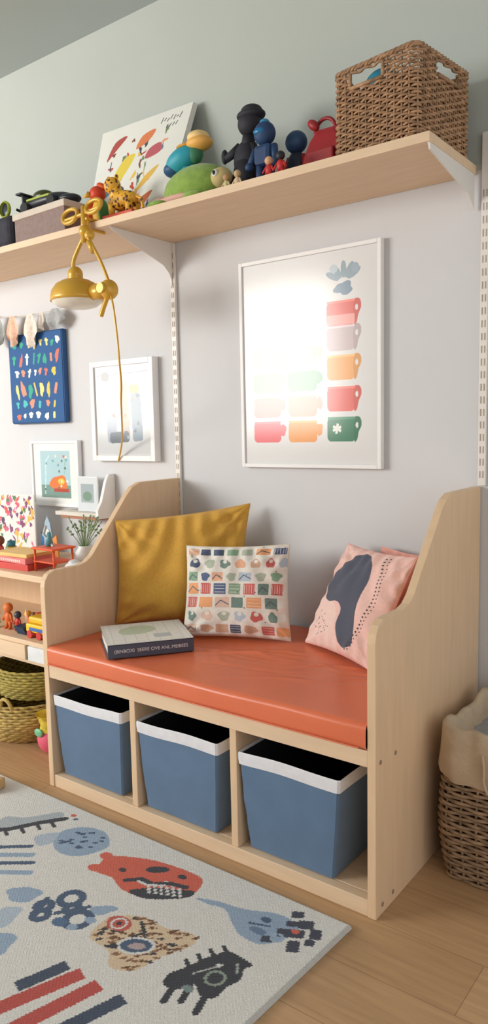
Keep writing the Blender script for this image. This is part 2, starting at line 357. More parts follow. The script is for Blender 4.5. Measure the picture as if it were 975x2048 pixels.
for i in range(7):cv.line([(.02+i*.032,.01),(.024+i*.032,Wb-.01)],.0014,(194,200,204))
cv.blob([(.05,.10),(.10,.09),(.15,.12),(.14,.17),(.09,.18),(.05,.15)],(180,200,176),.8);cv.rect(.16,.06,.05,.04,(190,200,205))
P=np.zeros((170,170,3))
P[...,0]=A.x+ds.x*cv.X+dd.x*cv.Y;P[...,1]=A.y+ds.y*cv.X+dd.y*cv.Y;P[...,2]=zb+Tb+.0006
box('cover_top',(cb.x,cb.y,zb+Tb-.0015),(Lb,Wb,.003),M_cov,bk,rz=ang);gridmesh('cover_art',P,cv.C,mat('book_gloss',(0,0,0),.4,attr=True,var=.02),bk)
def text(s,loc,rot,size,m,parent,name='lettering',ext=.0003,align='CENTER'):
    t=bpy.data.curves.new(name,'FONT');t.body=s;t.size=size;t.extrude=ext;t.align_x=align;t.align_y='CENTER'
    o=bpy.data.objects.new(name,t);t.materials.append(m);link(o,parent);o.location=loc;o.rotation_euler=rot;return o
tp=A+ds*Lb/2-dd*.0006
text('(BINBOXI  SEERE OVE ANL MEIBEES',(tp.x,tp.y,zb+Tb/2),(math.pi/2,0,ang),.0130,cm((225,225,228),.6),bk,'spine_title')
# ------------------------------------------------------------------ shelf, rails, brackets
sh=empty('floating_shelf')
bx('shelf_board',-1.7,1.048,-.2965,-.001,1.664,1.686,M_woodh,sh)
for i,(xa,zl,zh_) in enumerate(((.006,.60,1.664),(1.064,.88,1.76))):
    bx('rail_%d'%i,xa,xa+.020,-.012,-.001,zl,zh_,M_rail,sh,bev=.001)
    z=zl+.02;k=0
    while z<min(zh_,1.66)-.03:
        for dx in(.0045,.0125):bx('slot_%d_%d_%d'%(i,k,int(dx*1e4)),xa+dx,xa+dx+.003,-.0126,-.0118,z,z+.018,M_dark,sh,bev=0)
        z+=.032;k+=1
bp=[(-.288,1.6635),(-.012,1.6635),(-.012,1.515),(-.018,1.545),(-.03,1.565),(-.055,1.585),(-.28,1.654)]
extr('bracket_a',bp,.0145,.0175,M_rail,sh,bev=.0005)
bp2=[(-.292,1.664),(-.012,1.664),(-.012,1.575),(-.03,1.592),(-.06,1.610),(-.285,1.650)]
extr('bracket_b',bp2,1.041,1.046,M_rail,sh,bev=.0005)
# ------------------------------------------------------------------ wicker baskets
def wicker(x0,x1,y0,y1,z0,z1,row,rs,mw,parent,step=.016,hole=None,taper=0,rad=.02,bulge=0):
    paths=[];nrow=int((z1-z0)/row)
    def loop(t,n):
        d=taper*(1-t)-bulge*math.sin(math.pi*t)
        R=rrect(x0+d,x1-d,y0+d,y1-d,rad);A_=np.array(R+[R[0]]);s=np.r_[0,np.cumsum(np.hypot(*np.diff(A_,axis=0).T))];q=np.linspace(0,s[-1],n,endpoint=False)
        xy=np.stack([np.interp(q,s,A_[:,0]),np.interp(q,s,A_[:,1])],1);tg=np.roll(xy,-1,0)-np.roll(xy,1,0);tg/=np.linalg.norm(tg,axis=1)[:,None]
        return xy,np.stack([tg[:,1],-tg[:,0]],1)
    per=2*((x1-x0)+(y1-y0));ns=int(per/step)//2*2;n=ns*4
    for k in range(nrow+1):
        t=k/nrow;z=z0+(z1-z0)*t;xy,nn=loop(t,n);j=np.arange(n)
        off=.0036*np.cos(np.pi*j/4+(k%2)*np.pi)+rng.uniform(-.0008,.0008)
        P=np.c_[xy+nn*off[:,None],z+.0006*np.sin(j*.9+k*2)]
        if hole is None:paths.append(np.vstack([P,P[:1]]))
        else:
            seg=[]
            for q in np.vstack([P,P[:1]]):
                if hole(*q):
                    if len(seg)>1:paths.append(np.array(seg))
                    seg=[]
                else:seg.append(q)
            if len(seg)>1:paths.append(np.array(seg))
    tubes('weave',paths,rs,mw,parent,res=1)
    st=[]
    a,_=loop(0,ns);b2,_=loop(1,ns);m2,_=loop(.5,ns)
    for i in range(ns):
        zz=(z0+z1)/2
        if hole and (hole(b2[i][0],b2[i][1],z1-.025)):
            st.append([(*a[i],z0),(*b2[i],z1-.05)])
        else:st.append([(*a[i],z0),(*m2[i],zz),(*b2[i],z1)])
    tubes('stakes',st,rs*.8,mw,parent,res=1)
    n=ns*6;xy,nn=loop(1,n);j=np.arange(n);rims=[]
    for ph in(0,2.1,4.2):
        rims.append(np.c_[xy+nn*(.0035*np.cos(j*.5+ph))[:,None],z1+.003+.0035*np.sin(j*.5+ph)])
    tubes('rim_braid',rims,rs*1.1,mw,parent,closed=True,res=1)
wk=empty('wicker_basket')
def hole(x,y,z):
    if not(1.840<z<1.873):return False
    if y<-.25 and .835<x<.922:return True
    if x>.99 and -.20<y<-.11:return True
    return False
wicker(.782,1.013,-.286,-.048,1.691,1.882,.0070,.0031,M_wick,wk,hole=hole,step=.020)
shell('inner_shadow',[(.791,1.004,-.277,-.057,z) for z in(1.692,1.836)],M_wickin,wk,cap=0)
ell('blue_ball',(.885,-.232,1.850),(.045,.035,.036),cm((40,140,170),.5),wk)
for i,(a_,b_) in enumerate((((.833,-.290,1.84),(.833,-.290,1.874)),((.925,-.290,1.84),(.925,-.290,1.874)),((.833,-.290,1.840),(.925,-.290,1.840)),((1.017,-.205,1.84),(1.017,-.105,1.84)))):
    cone('handle_binding_%d'%i,a_,b_,.0045,.0045,M_wick,wk,seg=8)
RA=math.radians(-7.5);Rz=Matrix.Rotation(RA,4,'Z');pv=Vector((1.013,-.286,0));wk.location=pv-(Rz@pv);wk.rotation_euler=(0,0,RA)
fb=empty('lined_wicker_hamper')
wicker(1.118,1.44,-.362,-.06,.004,.30,.0088,.0040,M_wick2,fb,step=.034,rad=.04,bulge=.012)
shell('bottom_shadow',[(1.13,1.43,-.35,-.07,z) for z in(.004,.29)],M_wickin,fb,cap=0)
M_liner=mat('canvas_liner',(198,178,152),.9,var=.06,vs=30,bump=.4,bs=60,bdist=.006)
M_lin2=mat('liner_inside',(160,160,160),.9,var=.08,vs=30)
def liner():
    v=[];f=[];N_=160;lv=[(.014,.235),(.018,.252),(.016,.285),(.013,.325),(.010,.353),(.003,.362),(-.006,.352),(-.012,.32),(-.02,.22)]
    for li,(o,z) in enumerate(lv):
        R=rrect(1.118-o,1.44+o,-.362-o,-.06+o,.045);A_=np.array(R+[R[0]]);s=np.r_[0,np.cumsum(np.hypot(*np.diff(A_,axis=0).T))];t=np.linspace(0,s[-1],N_,endpoint=False)
        xx=np.interp(t,s,A_[:,0]);yy=np.interp(t,s,A_[:,1])
        for i in range(N_):
            ph=2*math.pi*i/N_;w_=.004*math.sin(13*ph+z*30)+.003*math.sin(23*ph+2);v.append((xx[i]+w_*.5,yy[i]+w_*.5,z+(.008*math.sin(4*ph+1)+.005*math.sin(11*ph))))
    for k in range(len(lv)-1):
        for i in range(N_):f.append((k*N_+i,k*N_+(i+1)%N_,(k+1)*N_+(i+1)%N_,(k+1)*N_+i))
    return mesh('liner',v,f,M_liner,fb,True)
liner();shell('liner_floor',[(1.13,1.43,-.35,-.07,.30)]*2,M_lin2,fb,cap=1)
tubes('drawcord',[[(1.215,-.382,.32),(1.222,-.388,.29),(1.218,-.386,.255),(1.23,-.384,.235)]],.003,M_liner,fb,smoothc=True)
# ------------------------------------------------------------------ frames
def flat(name,cv,x0,z0,y,m,parent):
    P=np.zeros(cv.C.shape);P[...,0]=cv.X;P[...,1]=y;P[...,2]=cv.Y;return gridmesh(name,P,cv.C,m,parent,smooth=False)
def frame(name,x0,x1,z0,z1,depth,wd,cv,m=M_glossart,mf=M_white):
    e=empty(name)
    bx('left',x0,x0+wd,-depth,-.001,z0,z1,mf,e);bx('right',x1-wd,x1,-depth,-.001,z0,z1,mf,e)
    bx('top',x0+wd,x1-wd,-depth,-.001,z1-wd,z1,mf,e);bx('bottom',x0+wd,x1-wd,-depth,-.001,z0,z0+wd,mf,e)
    flat('print',cv,x0,z0,-depth+.006,m,e);return e
PW=(222,222,222)
cv=Canvas(.302,.792,.919,1.552,380,480,PW)
R=random.Random(3)
def cup(c,x,z,w,h,col,k=0):
    c.rect(x,z,w,h,col,0,.014);
    if k:
        c.blob([(x+w*.46,z+h*.44),(x+w*.66,z+h*.50),(x+w*.72,z+h*.2),(x+w*.62,z-h*.1),(x+w*.56,z-h*.42),(x+w*.46,z-h*.45)],tuple(q*.92 for q in col))
        c.ell(x+w*.56,z+h*.18,w*.05,h*.12,PW)
    c.rect(x,z+h*.47,w*.98,h*.10,tuple(min(255,q+28) for q in col),0,.002)
rz_=[1.363,1.293,1.210,1.120,1.032]
cols=[(222,102,90),(200,182,186),(236,166,90),(222,94,82),(56,124,92)]
for z,col in zip(rz_,cols):cup(cv,.662,z,.092,.070,col,1)
cv.rect(.662,1.345,.09,.03,(238,166,160),0,.004)
for q in(.4,-.5,1.4):cv.rect(.648,1.035,.03,.008,(232,238,230),q)
for t in(-1.1,-.55,0,.5,1.0):cv.ell(.672+.040*math.sin(t),1.455+.030*math.cos(t),.009,.024,(150,168,180),-t)
cv.ell(.672,1.432,.03,.018,(130,150,168),wob=.15);cv.ell(.64,1.49,.014,.012,(190,204,210));cv.ell(.71,1.485,.012,.014,(160,176,190))
for x,cc in((.40,[(226,84,92),(232,146,140),(136,168,146),(214,164,158)]),(.53,[(232,150,60),(232,160,144),(130,168,144),(220,180,172)])):
    for z,col in zip((1.028,1.105,1.18,1.255),cc):
        cup(cv,x,z,.102,.064,col,0);cv.ell(x+.058,z+.006,.012,.018,col,wob=.1)
frame('framed_cup_print',.302,.792,.919,1.552,.022,.012,cv)
cv=Canvas(-.392,-.071,.934,1.297,150,170,(208,210,212))
cv.rect(-.23,1.115,.27,.31,(200,204,208));
for x,z,w_,h_,c_ in((-.29,1.08,.05,.16,(150,160,175)),(-.22,1.12,.04,.2,(184,160,140)),(-.16,1.09,.05,.17,(130,145,160)),(-.25,1.02,.1,.04,(90,100,112)),(-.17,1.19,.05,.03,(220,160,100))):cv.rect(x,z,w_,h_,c_,.05,.012)
for k in range(14):cv.ell(-.32+R.random()*.18,.99+R.random()*.2,.008,.006,R.choice([(90,100,110),(190,120,80),(150,165,175)]),R.random()*3,.2)
cv.line([(-.36,1.245),(-.10,1.25)],.002,(70,70,75));cv.ell(-.315,1.24,.022,.018,(130,130,130))
frame('framed_clipboard_print',-.392,-.071,.934,1.297,.032,.02,cv,m=mat('clipboard_glass',(0,0,0),.7,var=.01,attr=True,vs=10,coat=.7,coatr=.12,spec=.2))
cv=Canvas(-.779,-.489,.750,1.011,120,120,(232,232,230))
cv.rect(-.634,.877,.18,.185,(170,202,210));cv.rect(-.634,.81,.18,.05,(120,150,140));cv.ell(-.615,.842,.052,.03,(226,120,60),wob=.1);cv.ell(-.60,.85,.02,.012,(240,200,70));cv.rect(-.60,.815,.09,.014,(180,70,50));cv.line([(-.70,.8),(-.69,.93),(-.67,.95)],.006,(200,225,228));cv.line([(-.58,.88),(-.57,.95)],.006,(150,190,190))
for i in range(18):cv.ell(-.70+R.random()*.14,.80+R.random()*.15,.006,.005,R.choice([(90,120,110),(225,90,60),(235,225,200),(110,160,170)]))
frame('framed_fish_print',-.779,-.489,.750,1.011,.022,.012,cv,m=M_paper)
cv=Canvas(-.878,-.550,1.086,1.432,190,200,(34,88,146))
R=random.Random(11);pal=[(240,200,90),(238,238,225),(235,150,120),(80,190,190),(245,225,140),(225,120,100),(60,170,140)]
for r_,(z,hh) in enumerate(((1.395,.032),(1.335,.05),(1.28,.036),(1.215,.058),(1.155,.036),(1.112,.026))):
    x=-.862+R.uniform(0,.02)
    while x<-.585:
        w_=R.uniform(.018,.034)
        col=pal[2] if r_==4 and R.random()<.4 else R.choice(pal)
        if R.random()<.55:cv.ell(x+w_/2,z+R.uniform(-.006,.006),w_*.42,hh*R.uniform(.35,.55),col,R.uniform(-.5,.5),.14)
        else:
            cv.rect(x+w_/2,z,w_*.45,hh*R.uniform(.6,1),col,R.uniform(-.4,.4),.004)
            if R.random()<.5:cv.rect(x+w_/2,z+hh*.2,w_*.9,.008,col,R.uniform(-.3,.3),.002)
        x+=w_+R.uniform(.008,.022)
bb=empty('blue_alphabet_board');bx('board',-.884,-.544,-.026,-.001,1.080,1.438,cm((28,78,134),.5),bb,bev=.008);flat('board_art',cv,0,0,-.0266,M_paper,bb)
# canvas painting leaning on shelf
cvn=Canvas(0,.43,0,.40,300,280,(230,230,222));R=random.Random(21)
for i in range(46):
    x=R.uniform(.03,.34);y=R.uniform(.04,.34);cvn.ell(x,y,R.uniform(.006,.020),R.uniform(.003,.008),R.choice([(70,76,90),(190,80,60),(235,190,80),(120,135,105),(230,160,130),(100,120,150),(130,70,60)]),R.uniform(0,3),.25)
cvn.blob([(.10,.17),(.14,.18),(.19,.24),(.20,.275),(.15,.27),(.11,.22)],(228,204,80));cvn.blob([(.20,.29),(.26,.31),(.28,.345),(.22,.335)],(222,130,84));cvn.blob([(.24,.12),(.31,.16),(.34,.20),(.28,.175)],(226,184,90))
cvn.blob([(.05,.28),(.09,.31),(.14,.355),(.08,.345)],(176,80,76));cvn.blob([(.26,.24),(.33,.25),(.32,.285),(.27,.275)],(190,96,104));cvn.blob([(.24,.05),(.30,.06),(.34,.11),(.27,.09)],(196,106,66));cvn.blob([(.06,.14),(.10,.15),(.13,.19),(.08,.20)],(90,130,140))
for i in range(7):cvn.line([(.30+i*.014,.358+.006*(i%2)),(.306+i*.014,.376-.004*(i%3))],.004,(60,60,66))
for i in range(4):cvn.line([(.33+i*.014,.335),(.336+i*.014,.345)],.004,(60,60,66))
e=empty('leaning_canvas_painting');BL,BR,TL,TR=[np.array(q) for q in((-.275,-.135,1.688),(.16,-.205,1.688),(-.28,-.022,2.08),(.145,-.030,2.072))]
a=(cvn.X/.43)[...,None];b_=(cvn.Y/.40)[...,None];P=(1-a)*(1-b_)*BL+a*(1-b_)*BR+(1-a)*b_*TL+a*b_*TR;nrm=np.cross(BR-BL,TL-BL);nrm/=np.linalg.norm(nrm)
v=[q-nrm*s_ for s_ in(.0008,.018) for q in(BL,BR,TR,TL)];mesh('stretcher',v,[(0,1,2,3),(7,6,5,4),(0,4,5,1),(1,5,6,2),(2,6,7,3),(3,7,4,0)],cm((228,226,218),.8),e);gridmesh('painting',P,cvn.C,M_paper,e)
# ------------------------------------------------------------------ rug
x0,x1,y0,y1=-.85,1.041,-1.95,-.651
xs_r=np.r_[np.linspace(x0,-.2,40,endpoint=False),np.linspace(-.2,x1,700)];ys_r=np.r_[np.linspace(y0,-1.34,30,endpoint=False),np.linspace(-1.34,y1,400)]
nx,ny=len(xs_r),len(ys_r)
c=Canvas(x0,x1,y0,y1,nx,ny,(233,231,226),xs_r,ys_r)
Xo,Yo=c.X.copy(),c.Y.copy();c.X=c.X+.0009*np.sin(Yo*900)+rng.uniform(-.0008,.0008,c.X.shape);c.Y=c.Y+.0009*np.sin(Xo*800)+rng.uniform(-.0008,.0008,c.Y.shape)
navy=(78,98,126);lb=(158,180,204);blk=(60,62,70);red=(222,106,84);wh=(230,230,228)
c.blob([(.444,-.769),(.50,-.735),(.571,-.713),(.675,-.706),(.705,-.737),(.703,-.783),(.639,-.835),(.570,-.844),(.515,-.826),(.471,-.832),(.451,-.810)],red)
c.ell(.436,-.772,.018,.014,red);c.ell(.452,-.822,.018,.014,red)
c.blob([(.585,-.84),(.62,-.80),(.665,-.775),(.705,-.755),(.705,-.785),(.64,-.836)],blk)
for i in range(9):
    for j in range(5):
        x=.60+i*.013+j*.004;y=-.828+j*.014+i*.006
        if abs((x-.655)/.055)**2+abs((y+.798)/.04)**2<.9:c.rect(x,y,.008,.009,wh,.5)
c.line([(.55,-.815),(.575,-.79),(.61,-.79),(.64,-.765),(.68,-.755)],.014,blk);c.line([(.575,-.80),(.60,-.80),(.635,-.778)],.007,wh)
c.ell(.578,-.742,.028,.013,blk,.6);c.ell(.512,-.79,.010,.008,blk);c.ell(.645,-.73,.012,.008,blk)
c.blob([(.274,-.802),(.255,-.76),(.286,-.713),(.35,-.70),(.406,-.737),(.40,-.785),(.372,-.82),(.32,-.828)],lb)
R=random.Random(31)
for i in range(22):c.ell(.29+R.random()*.09,-.80+R.random()*.08,.007,.004,(70,90,120),.5)
c.blob([(.22,-.815),(.25,-.77),(.27,-.79),(.28,-.815),(.26,-.84)],(186,200,214))
c.blob([(.07,-.80),(.12,-.77),(.17,-.70),(.20,-.715),(.17,-.77),(.13,-.83),(.09,-.85)],(184,192,198))
c.line([(.07,-.89),(.133,-.835),(.17,-.77),(.209,-.715)],.020,blk)
for q in((.10,-.862),(.125,-.842),(.15,-.81),(.17,-.775),(.19,-.745)):c.line([q,(q[0]+.030,q[1]-.012)],.010,blk)
c.ell(.215,-.69,.009,.007,red);c.ell(.235,-.70,.007,.006,navy)
for (p,q,w_,col) in(((.17,-.915),(.25,-.852),.014,navy),((.20,-.935),(.285,-.875),.018,lb),((.235,-.955),(.315,-.895),.014,navy),((.27,-.975),(.345,-.925),.018,lb)):c.line([p,q],w_,col)
def bar(p,q,w_,col):
    p,q=np.array(p),np.array(q);m_=(p+q)/2;d=q-p;c.rect(m_[0],m_[1],np.hypot(*d),w_,col,math.atan2(d[1],d[0]))
bar((.642,-1.168),(.671,-1.074),.030,(70,82,102));bar((.657,-1.235),(.712,-1.072),.034,(196,86,78));bar((.723,-1.24),(.762,-1.074),.034,(196,86,78));bar((.79,-1.2),(.825,-1.071),.030,(70,82,102))
c.ell(.405,-.985,.04,.028,lb,.4,.1);c.ell(.592,-.92,.03,.016,lb,.8,.1)
for cx_,cy_,r_ in((.505,-.933,.024),(.574,-.972,.026),(.478,-.985,.016),(.497,-1.008,.016),(.535,-.955,.014)):c.ring(cx_,cy_,r_,.018,navy)
c.line([(.462,-.965),(.492,-1.022)],.014,navy);c.ell(.55,-1.0,.018,.014,(90,120,155));c.ell(.598,-.958,.014,.010,lb);c.line([(.52,-.985),(.56,-.93)],.012,navy);c.ell(.585,-.995,.012,.010,lb)
mk=c.blob([(.64,-.996),(.622,-.95),(.63,-.917),(.68,-.885),(.744,-.884),(.80,-.865),(.825,-.89),(.80,-.95),(.785,-1.01),(.74,-1.03),(.70,-1.0)],(228,204,172))
for i in range(120):
    x=.64+R.random()*.18;y=-1.02+R.random()*.15
    iy=int(np.argmin(abs(ys_r-y)));ix=int(np.argmin(abs(xs_r-x)))
    if mk[iy,ix]:c.ell(x,y,.008,.0035,R.choice([blk,(120,80,50),(150,110,80)]),R.uniform(0.2,1.2),.2)
c.ell(.655,-.930,.030,.022,(204,98,84));c.ring(.655,-.930,.016,.005,wh);c.ell(.655,-.93,.006,.006,blk);c.ell(.735,-.958,.040,.026,wh,.5);c.ell(.735,-.958,.032,.020,navy,.5);c.ell(.738,-.958,.018,.010,(190,170,170),.5);c.ell(.70,-.985,.01,.008,blk)
c.line([(.69,-.90),(.72,-.92),(.71,-.94)],.008,blk)
c.blob([(.722,-.772),(.77,-.752),(.815,-.745),(.85,-.733),(.90,-.712),(.955,-.716),(.965,-.75),(.935,-.807),(.880,-.812),(.84,-.79),(.80,-.765),(.76,-.772)],lb)
for q in((.935,-.69,.026,.022),(.968,-.708,.032,.028),(1.0,-.722,.024,.032),(.958,-.748,.056,.026),(.985,-.778,.026,.034),(.93,-.79,.024,.02),(1.005,-.750,.02,.02),(.945,-.72,.03,.018)):c.rect(q[0],q[1],q[2],q[3],(68,72,88),.5,.004)
c.ell(.892,-.742,.012,.009,navy);c.ell(.962,-.738,.009,.007,red);c.ring(.945,-.775,.012,.005,(170,190,210));c.ell(.90,-.78,.02,.01,(110,135,165));c.line([(.87,-.77),(.91,-.755)],.006,navy)
c.blob([(.853,-1.002),(.845,-.975),(.858,-.945),(.872,-.90),(.892,-.865),(.92,-.862),(.955,-.866),(.95,-.885),(.962,-.91),(.955,-.94),(.955,-.975),(.93,-.985),(.90,-.97),(.885,-1.0)],blk)
for q in((.86,-.94),(.868,-.915),(.878,-.89),(.893,-.868)):c.line([q,(q[0]-.016,q[1]+.010)],.009,blk)
for q in((.875,-.998),(.90,-.98),(.94,-.985)):c.line([q,(q[0]+.012,q[1]-.035)],.014,blk)
c.ring(.922,-.935,.018,.006,(150,165,150));c.line([(.88,-.95),(.91,-.90)],.004,(190,195,190));c.ell(.905,-.905,.006,.005,wh);c.ell(.90,-.985,.012,.008,(130,150,150));c.line([(.93,-.88),(.945,-.9)],.005,(170,180,175))
c.ell(.49,-1.13,.055,.04,lb,.5,.1);c.ell(.44,-1.06,.03,.04,(186,202,216),.3,.1)
c.ell(.30,-1.10,.07,.05,red,.4,.08);c.ell(.1,-1.0,.08,.05,lb,.4,.08);c.ell(-.2,-.9,.08,.05,navy,.4,.08);c.ell(-.5,-1.1,.09,.06,(226,198,164),.4,.08);c.ell(.1,-1.3,.09,.05,(60,70,90),.4,.1);c.ell(.5,-1.45,.09,.05,lb,.4,.1)
c.X,c.Y=Xo,Yo
c.put((c.X>x1-.006)|(c.Y>y1-.006),(206,206,202))
P=np.zeros((ny,nx,3));ed=(c.X-x0)/(x1-x0);P[...,0]=c.X+ed*.06*(c.Y-y1);P[...,1]=c.Y
bd=np.minimum(np.minimum(ed*1.9,(1-ed)*1.9),np.minimum(c.Y-y0,y1-c.Y));P[...,2]=.0095*np.clip(bd/.004,0,1)**.5+.0005+.0006*np.sin(c.X*700)*np.sin(c.Y*700)
gridmesh('nursery_rug',P,c.C,M_rug,None)
# ------------------------------------------------------------------ clamp lamp
lp=empty('clamp_lamp');Y=-.318
box('clamp_jaw_top',(-.06,-.293,1.6905),(.028,.060,.008),M_yel,lp);box('clamp_jaw_bottom',(-.06,-.285,1.6595),(.028,.075,.008),M_yel,lp);box('clamp_spine',(-.06,-.312,1.674),(.022,.014,.05),M_yel,lp,bev=.004)
ring=lambda cx,cz,rx,rz_,n=24,y=Y:[(cx+rx*math.cos(2*math.pi*i/n),y+.006*math.sin(2*math.pi*i/n),cz+rz_*math.sin(2*math.pi*i/n)) for i in range(n)]
tubes('key_loops',[ring(-.128,1.712,.034,.022),ring(-.02,1.722,.034,.020)],.0065,M_yel,lp,closed=True)
tubes('crossbar',[[(-.155,Y,1.702),(-.06,Y,1.708),(.01,Y,1.716)]],.006,M_yel,lp)
cone('post',(-.062,Y,1.73),(-.066,Y,1.62),.010,.011,M_yel,lp);ell('pivot_a',(-.062,Y,1.655),.019,M_yel,lp);ell('pivot_b',(-.042,Y,1.640),.016,M_yel,lp)
tubes('arm_a',[[(-.068,Y,1.64),(-.105,Y,1.60),(-.128,Y,1.565),(-.120,Y,1.535)]],.0065,M_yel,lp,smoothc=True)
tubes('arm_b',[[(-.045,Y-.008,1.64),(-.012,Y-.008,1.59),(.02,Y-.008,1.54),(.045,Y-.008,1.485)]],.0048,M_yel,lp,smoothc=True)
cone('spring',(-.038,Y-.008,1.62),(-.018,Y-.008,1.585),.009,.009,M_yel,lp)
Hc=(-.112,Y,1.448)
lathe('shade',[(.0,.072),(.018,.071),(.042,.066),(.064,.054),(.078,.034),(.083,.012),(.083,.002),(.079,.002),(.074,.030),(.058,.050),(.0,.064)],Hc,M_yel,lp)
lathe('reflector_rim',[(.079,.003),(.077,-.001),(.064,-.012),(.042,-.018),(0,-.020)],Hc,cm((236,232,220),.35),lp)
ell('shade_cap',(-.115,Y,1.532),(.024,.024,.026),M_yel,lp);cone('cap_neck',(-.115,Y,1.540),(-.115,Y,1.510),.019,.028,M_yel,lp)
cone('side_arm',(-.06,Y,1.468),(.035,Y,1.468),.022,.026,M_yel,lp);ell('side_knob',(.035,Y,1.468),(.026,.03,.030),M_yel,lp);cone('knob_disc',(.03,Y-.022,1.470),(.03,Y-.034,1.470),.017,.015,M_yel,lp)
tubes('switch_lever',[[(.028,Y,1.45),(.012,Y-.005,1.415),(.0,Y-.005,1.392)]],.0075,M_yel,lp)
tubes('cord',[[(.048,-.325,1.455),(.062,-.33,1.42),(.068,-.33,1.38),(.076,-.33,1.313),(.080,-.33,1.25),(.06,-.305,1.185),(.018,-.27,1.143),(-.075,-.18,1.08),(-.173,-.087,1.011),(-.24,-.037,.958),(-.252,-.035,.935)]],.0032,M_yel,lp,smoothc=True)
# ------------------------------------------------------------------ bunting
bt=empty('bunting_garland')
def zs(x):return 1.512+.05*((x+.70)/.45)**2-.006
tubes('string',[[(x,-.030,zs(x)) for x in np.linspace(-1.35,-.42,30)]],.0018,cm((225,218,205),.8),bt)
for i,(x,col,hh,ww) in enumerate(((-1.03,(190,170,150),.13,.05),(-.925,(158,162,160),.13,.046),(-.825,(226,186,162),.125,.042),(-.712,(228,216,204),.13,.050),(-.64,(218,210,200),.07,.02),(-.560,(166,170,172),.075,.055))):
    n=22;P=np.zeros((n,n,3))
    for a_ in range(n):
        for b2 in range(n):
            uu=b2/(n-1)*2-1;vv=a_/(n-1);wd=ww*(.30+.70*math.sin(min(1,vv*1.3)*math.pi/2))*(1 if vv<.75 else 1-.35*(vv-.75)*4*abs(uu))
            P[a_,b2]=(x+uu*wd,-.040-.009*math.sin(uu*5+i)*vv-.003,zs(x)-hh*vv*(1-.25*abs(uu)))
    gridmesh('flag_%d'%i,P,None,cm(col,.85,var=.16,vs=80),bt)
# ------------------------------------------------------------------ left wall ledge
ld=empty('picture_ledge');bx('ledge_board',-.560,-.325,-.085,-.001,.727,.742,cm((216,210,200),.5),ld);bx('ledge_underside',-.54,-.34,-.075,-.01,.715,.727,cm((180,120,90),.6),ld)
extr('ledge_end',[(-.001,.722),(-.09,.722),(-.09,.755),(-.07,.785),(-.045,.86),(-.03,.885),(-.001,.885)],-.325,-.310,M_white,ld)
mg=empty('small_picture_card');cv=Canvas(-.468,-.362,.746,.871,40,40,(212,218,222));cv.rect(-.415,.812,.07,.07,(160,175,180));cv.ell(-.415,.80,.025,.018,(120,150,130));bx('card',-.472,-.358,-.046,-.040,.7425,.875,M_white,mg);flat('card_art',cv,0,0,-.0466,M_paper,mg)
# ------------------------------------------------------------------ left toy unit
un=empty('toy_shelf_unit')
bx('top_board',-1.35,-.012,-.40,-.01,.545,.567,M_woodh,un);bx('mid_board',-1.35,-.012,-.395,-.01,.318,.334,M_woodh,un)
bx('low_board',-1.35,-.012,-.395,-.01,.255,.268,M_woodh,un);bx('drawer_front',-1.10,-.36,-.402,-.388,.268,.318,M_woodh,un);bx('drawer_front_b',-.345,-.03,-.402,-.388,.268,.318,cm((225,228,232),.5),un)
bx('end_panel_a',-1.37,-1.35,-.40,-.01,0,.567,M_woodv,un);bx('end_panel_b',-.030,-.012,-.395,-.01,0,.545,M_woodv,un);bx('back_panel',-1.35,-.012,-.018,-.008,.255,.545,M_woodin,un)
gm=empty('stacked_board_games')
box('box_red',(-.48,-.30,.578),(.20,.13,.022),cm((210,76,70),.5),gm,rz=.05);box('box_pink',(-.475,-.30,.6),(.19,.125,.020),cm((230,128,130),.5),gm,rz=-.03);box('box_cream',(-.478,-.30,.617),(.18,.12,.013),cm((236,196,120),.5),gm,rz=.04)
for k in range(11):
    box('spine_mark_%d'%k,(-.545+k*.012,-.3655+k*.0006,.578),(.007,.0015,.009),cm((240,230,215),.6),gm,rz=.05,bev=0)
    box('spine_mark_b_%d'%k,(-.535+k*.012,-.3615-k*.0003,.6),(.007,.0015,.008),cm((240,230,215),.6),gm,rz=-.03,bev=0)
oc=empty('orange_toy_crane');M_or=cm((228,88,40),.4);X0=-.31
for dx,y in((-.05,-.26),(.05,-.26),(-.05,-.34),(.05,-.34)):cone('leg',(X0+dx,y,.567),(X0+dx,y,.645),.004,.004,M_or,oc,seg=8)
box('deck',(X0,-.30,.648),(.115,.10,.007),M_or,oc);box('deck_low',(X0,-.30,.602),(.11,.09,.005),M_or,oc);tubes('boom',[[(X0,-.3,.65),(X0-.05,-.3,.69),(X0-.035,-.3,.72)]],.005,cm((180,190,195),.3),oc);cone('cab',(X0-.02,-.30,.652),(X0-.02,-.30,.70),.014,.006,cm((90,150,160),.4),oc)
wt=empty('white_toy_car');ell('body',(-.20,-.30,.588),(.042,.03,.021),cm((232,232,232),.4),wt);ell('roof',(-.205,-.30,.603),(.022,.02,.013),cm((210,216,220),.3),wt)
for dx in(-.022,.022):cone('wheel',(-.20+dx,-.332,.576),(-.20+dx,-.268,.576),.009,.009,cm((60,60,62),.6),wt,seg=14)
cv=Canvas(-.93,-.66,.569,.80,130,120,(230,224,220));R=random.Random(8)
for i in range(90):cv.ell(-.92+R.random()*.25,.58+R.random()*.21,R.uniform(.006,.018),R.uniform(.004,.012),R.choice([(226,90,96),(130,80,120),(90,130,90),(240,180,90),(205,110,150),(80,80,100)]),R.random()*3,.2)
fc=empty('floral_card');bx('card',-.932,-.658,-.106,-.1005,.5675,.802,M_white,fc);flat('card_art',cv,0,0,-.1068,M_paper,fc)
rk=empty('rocket_cutout_card')
def plate(name,P,y,th,m,parent):
    n=len(P);v=[(x,y,z) for x,z in P]+[(x,y-th,z) for x,z in P];return mesh(name,v,[tuple(range(n)),tuple(range(2*n-1,n-1,-1))]+[(i,n+i,n+(i+1)%n,(i+1)%n) for i in range(n)],m,parent)
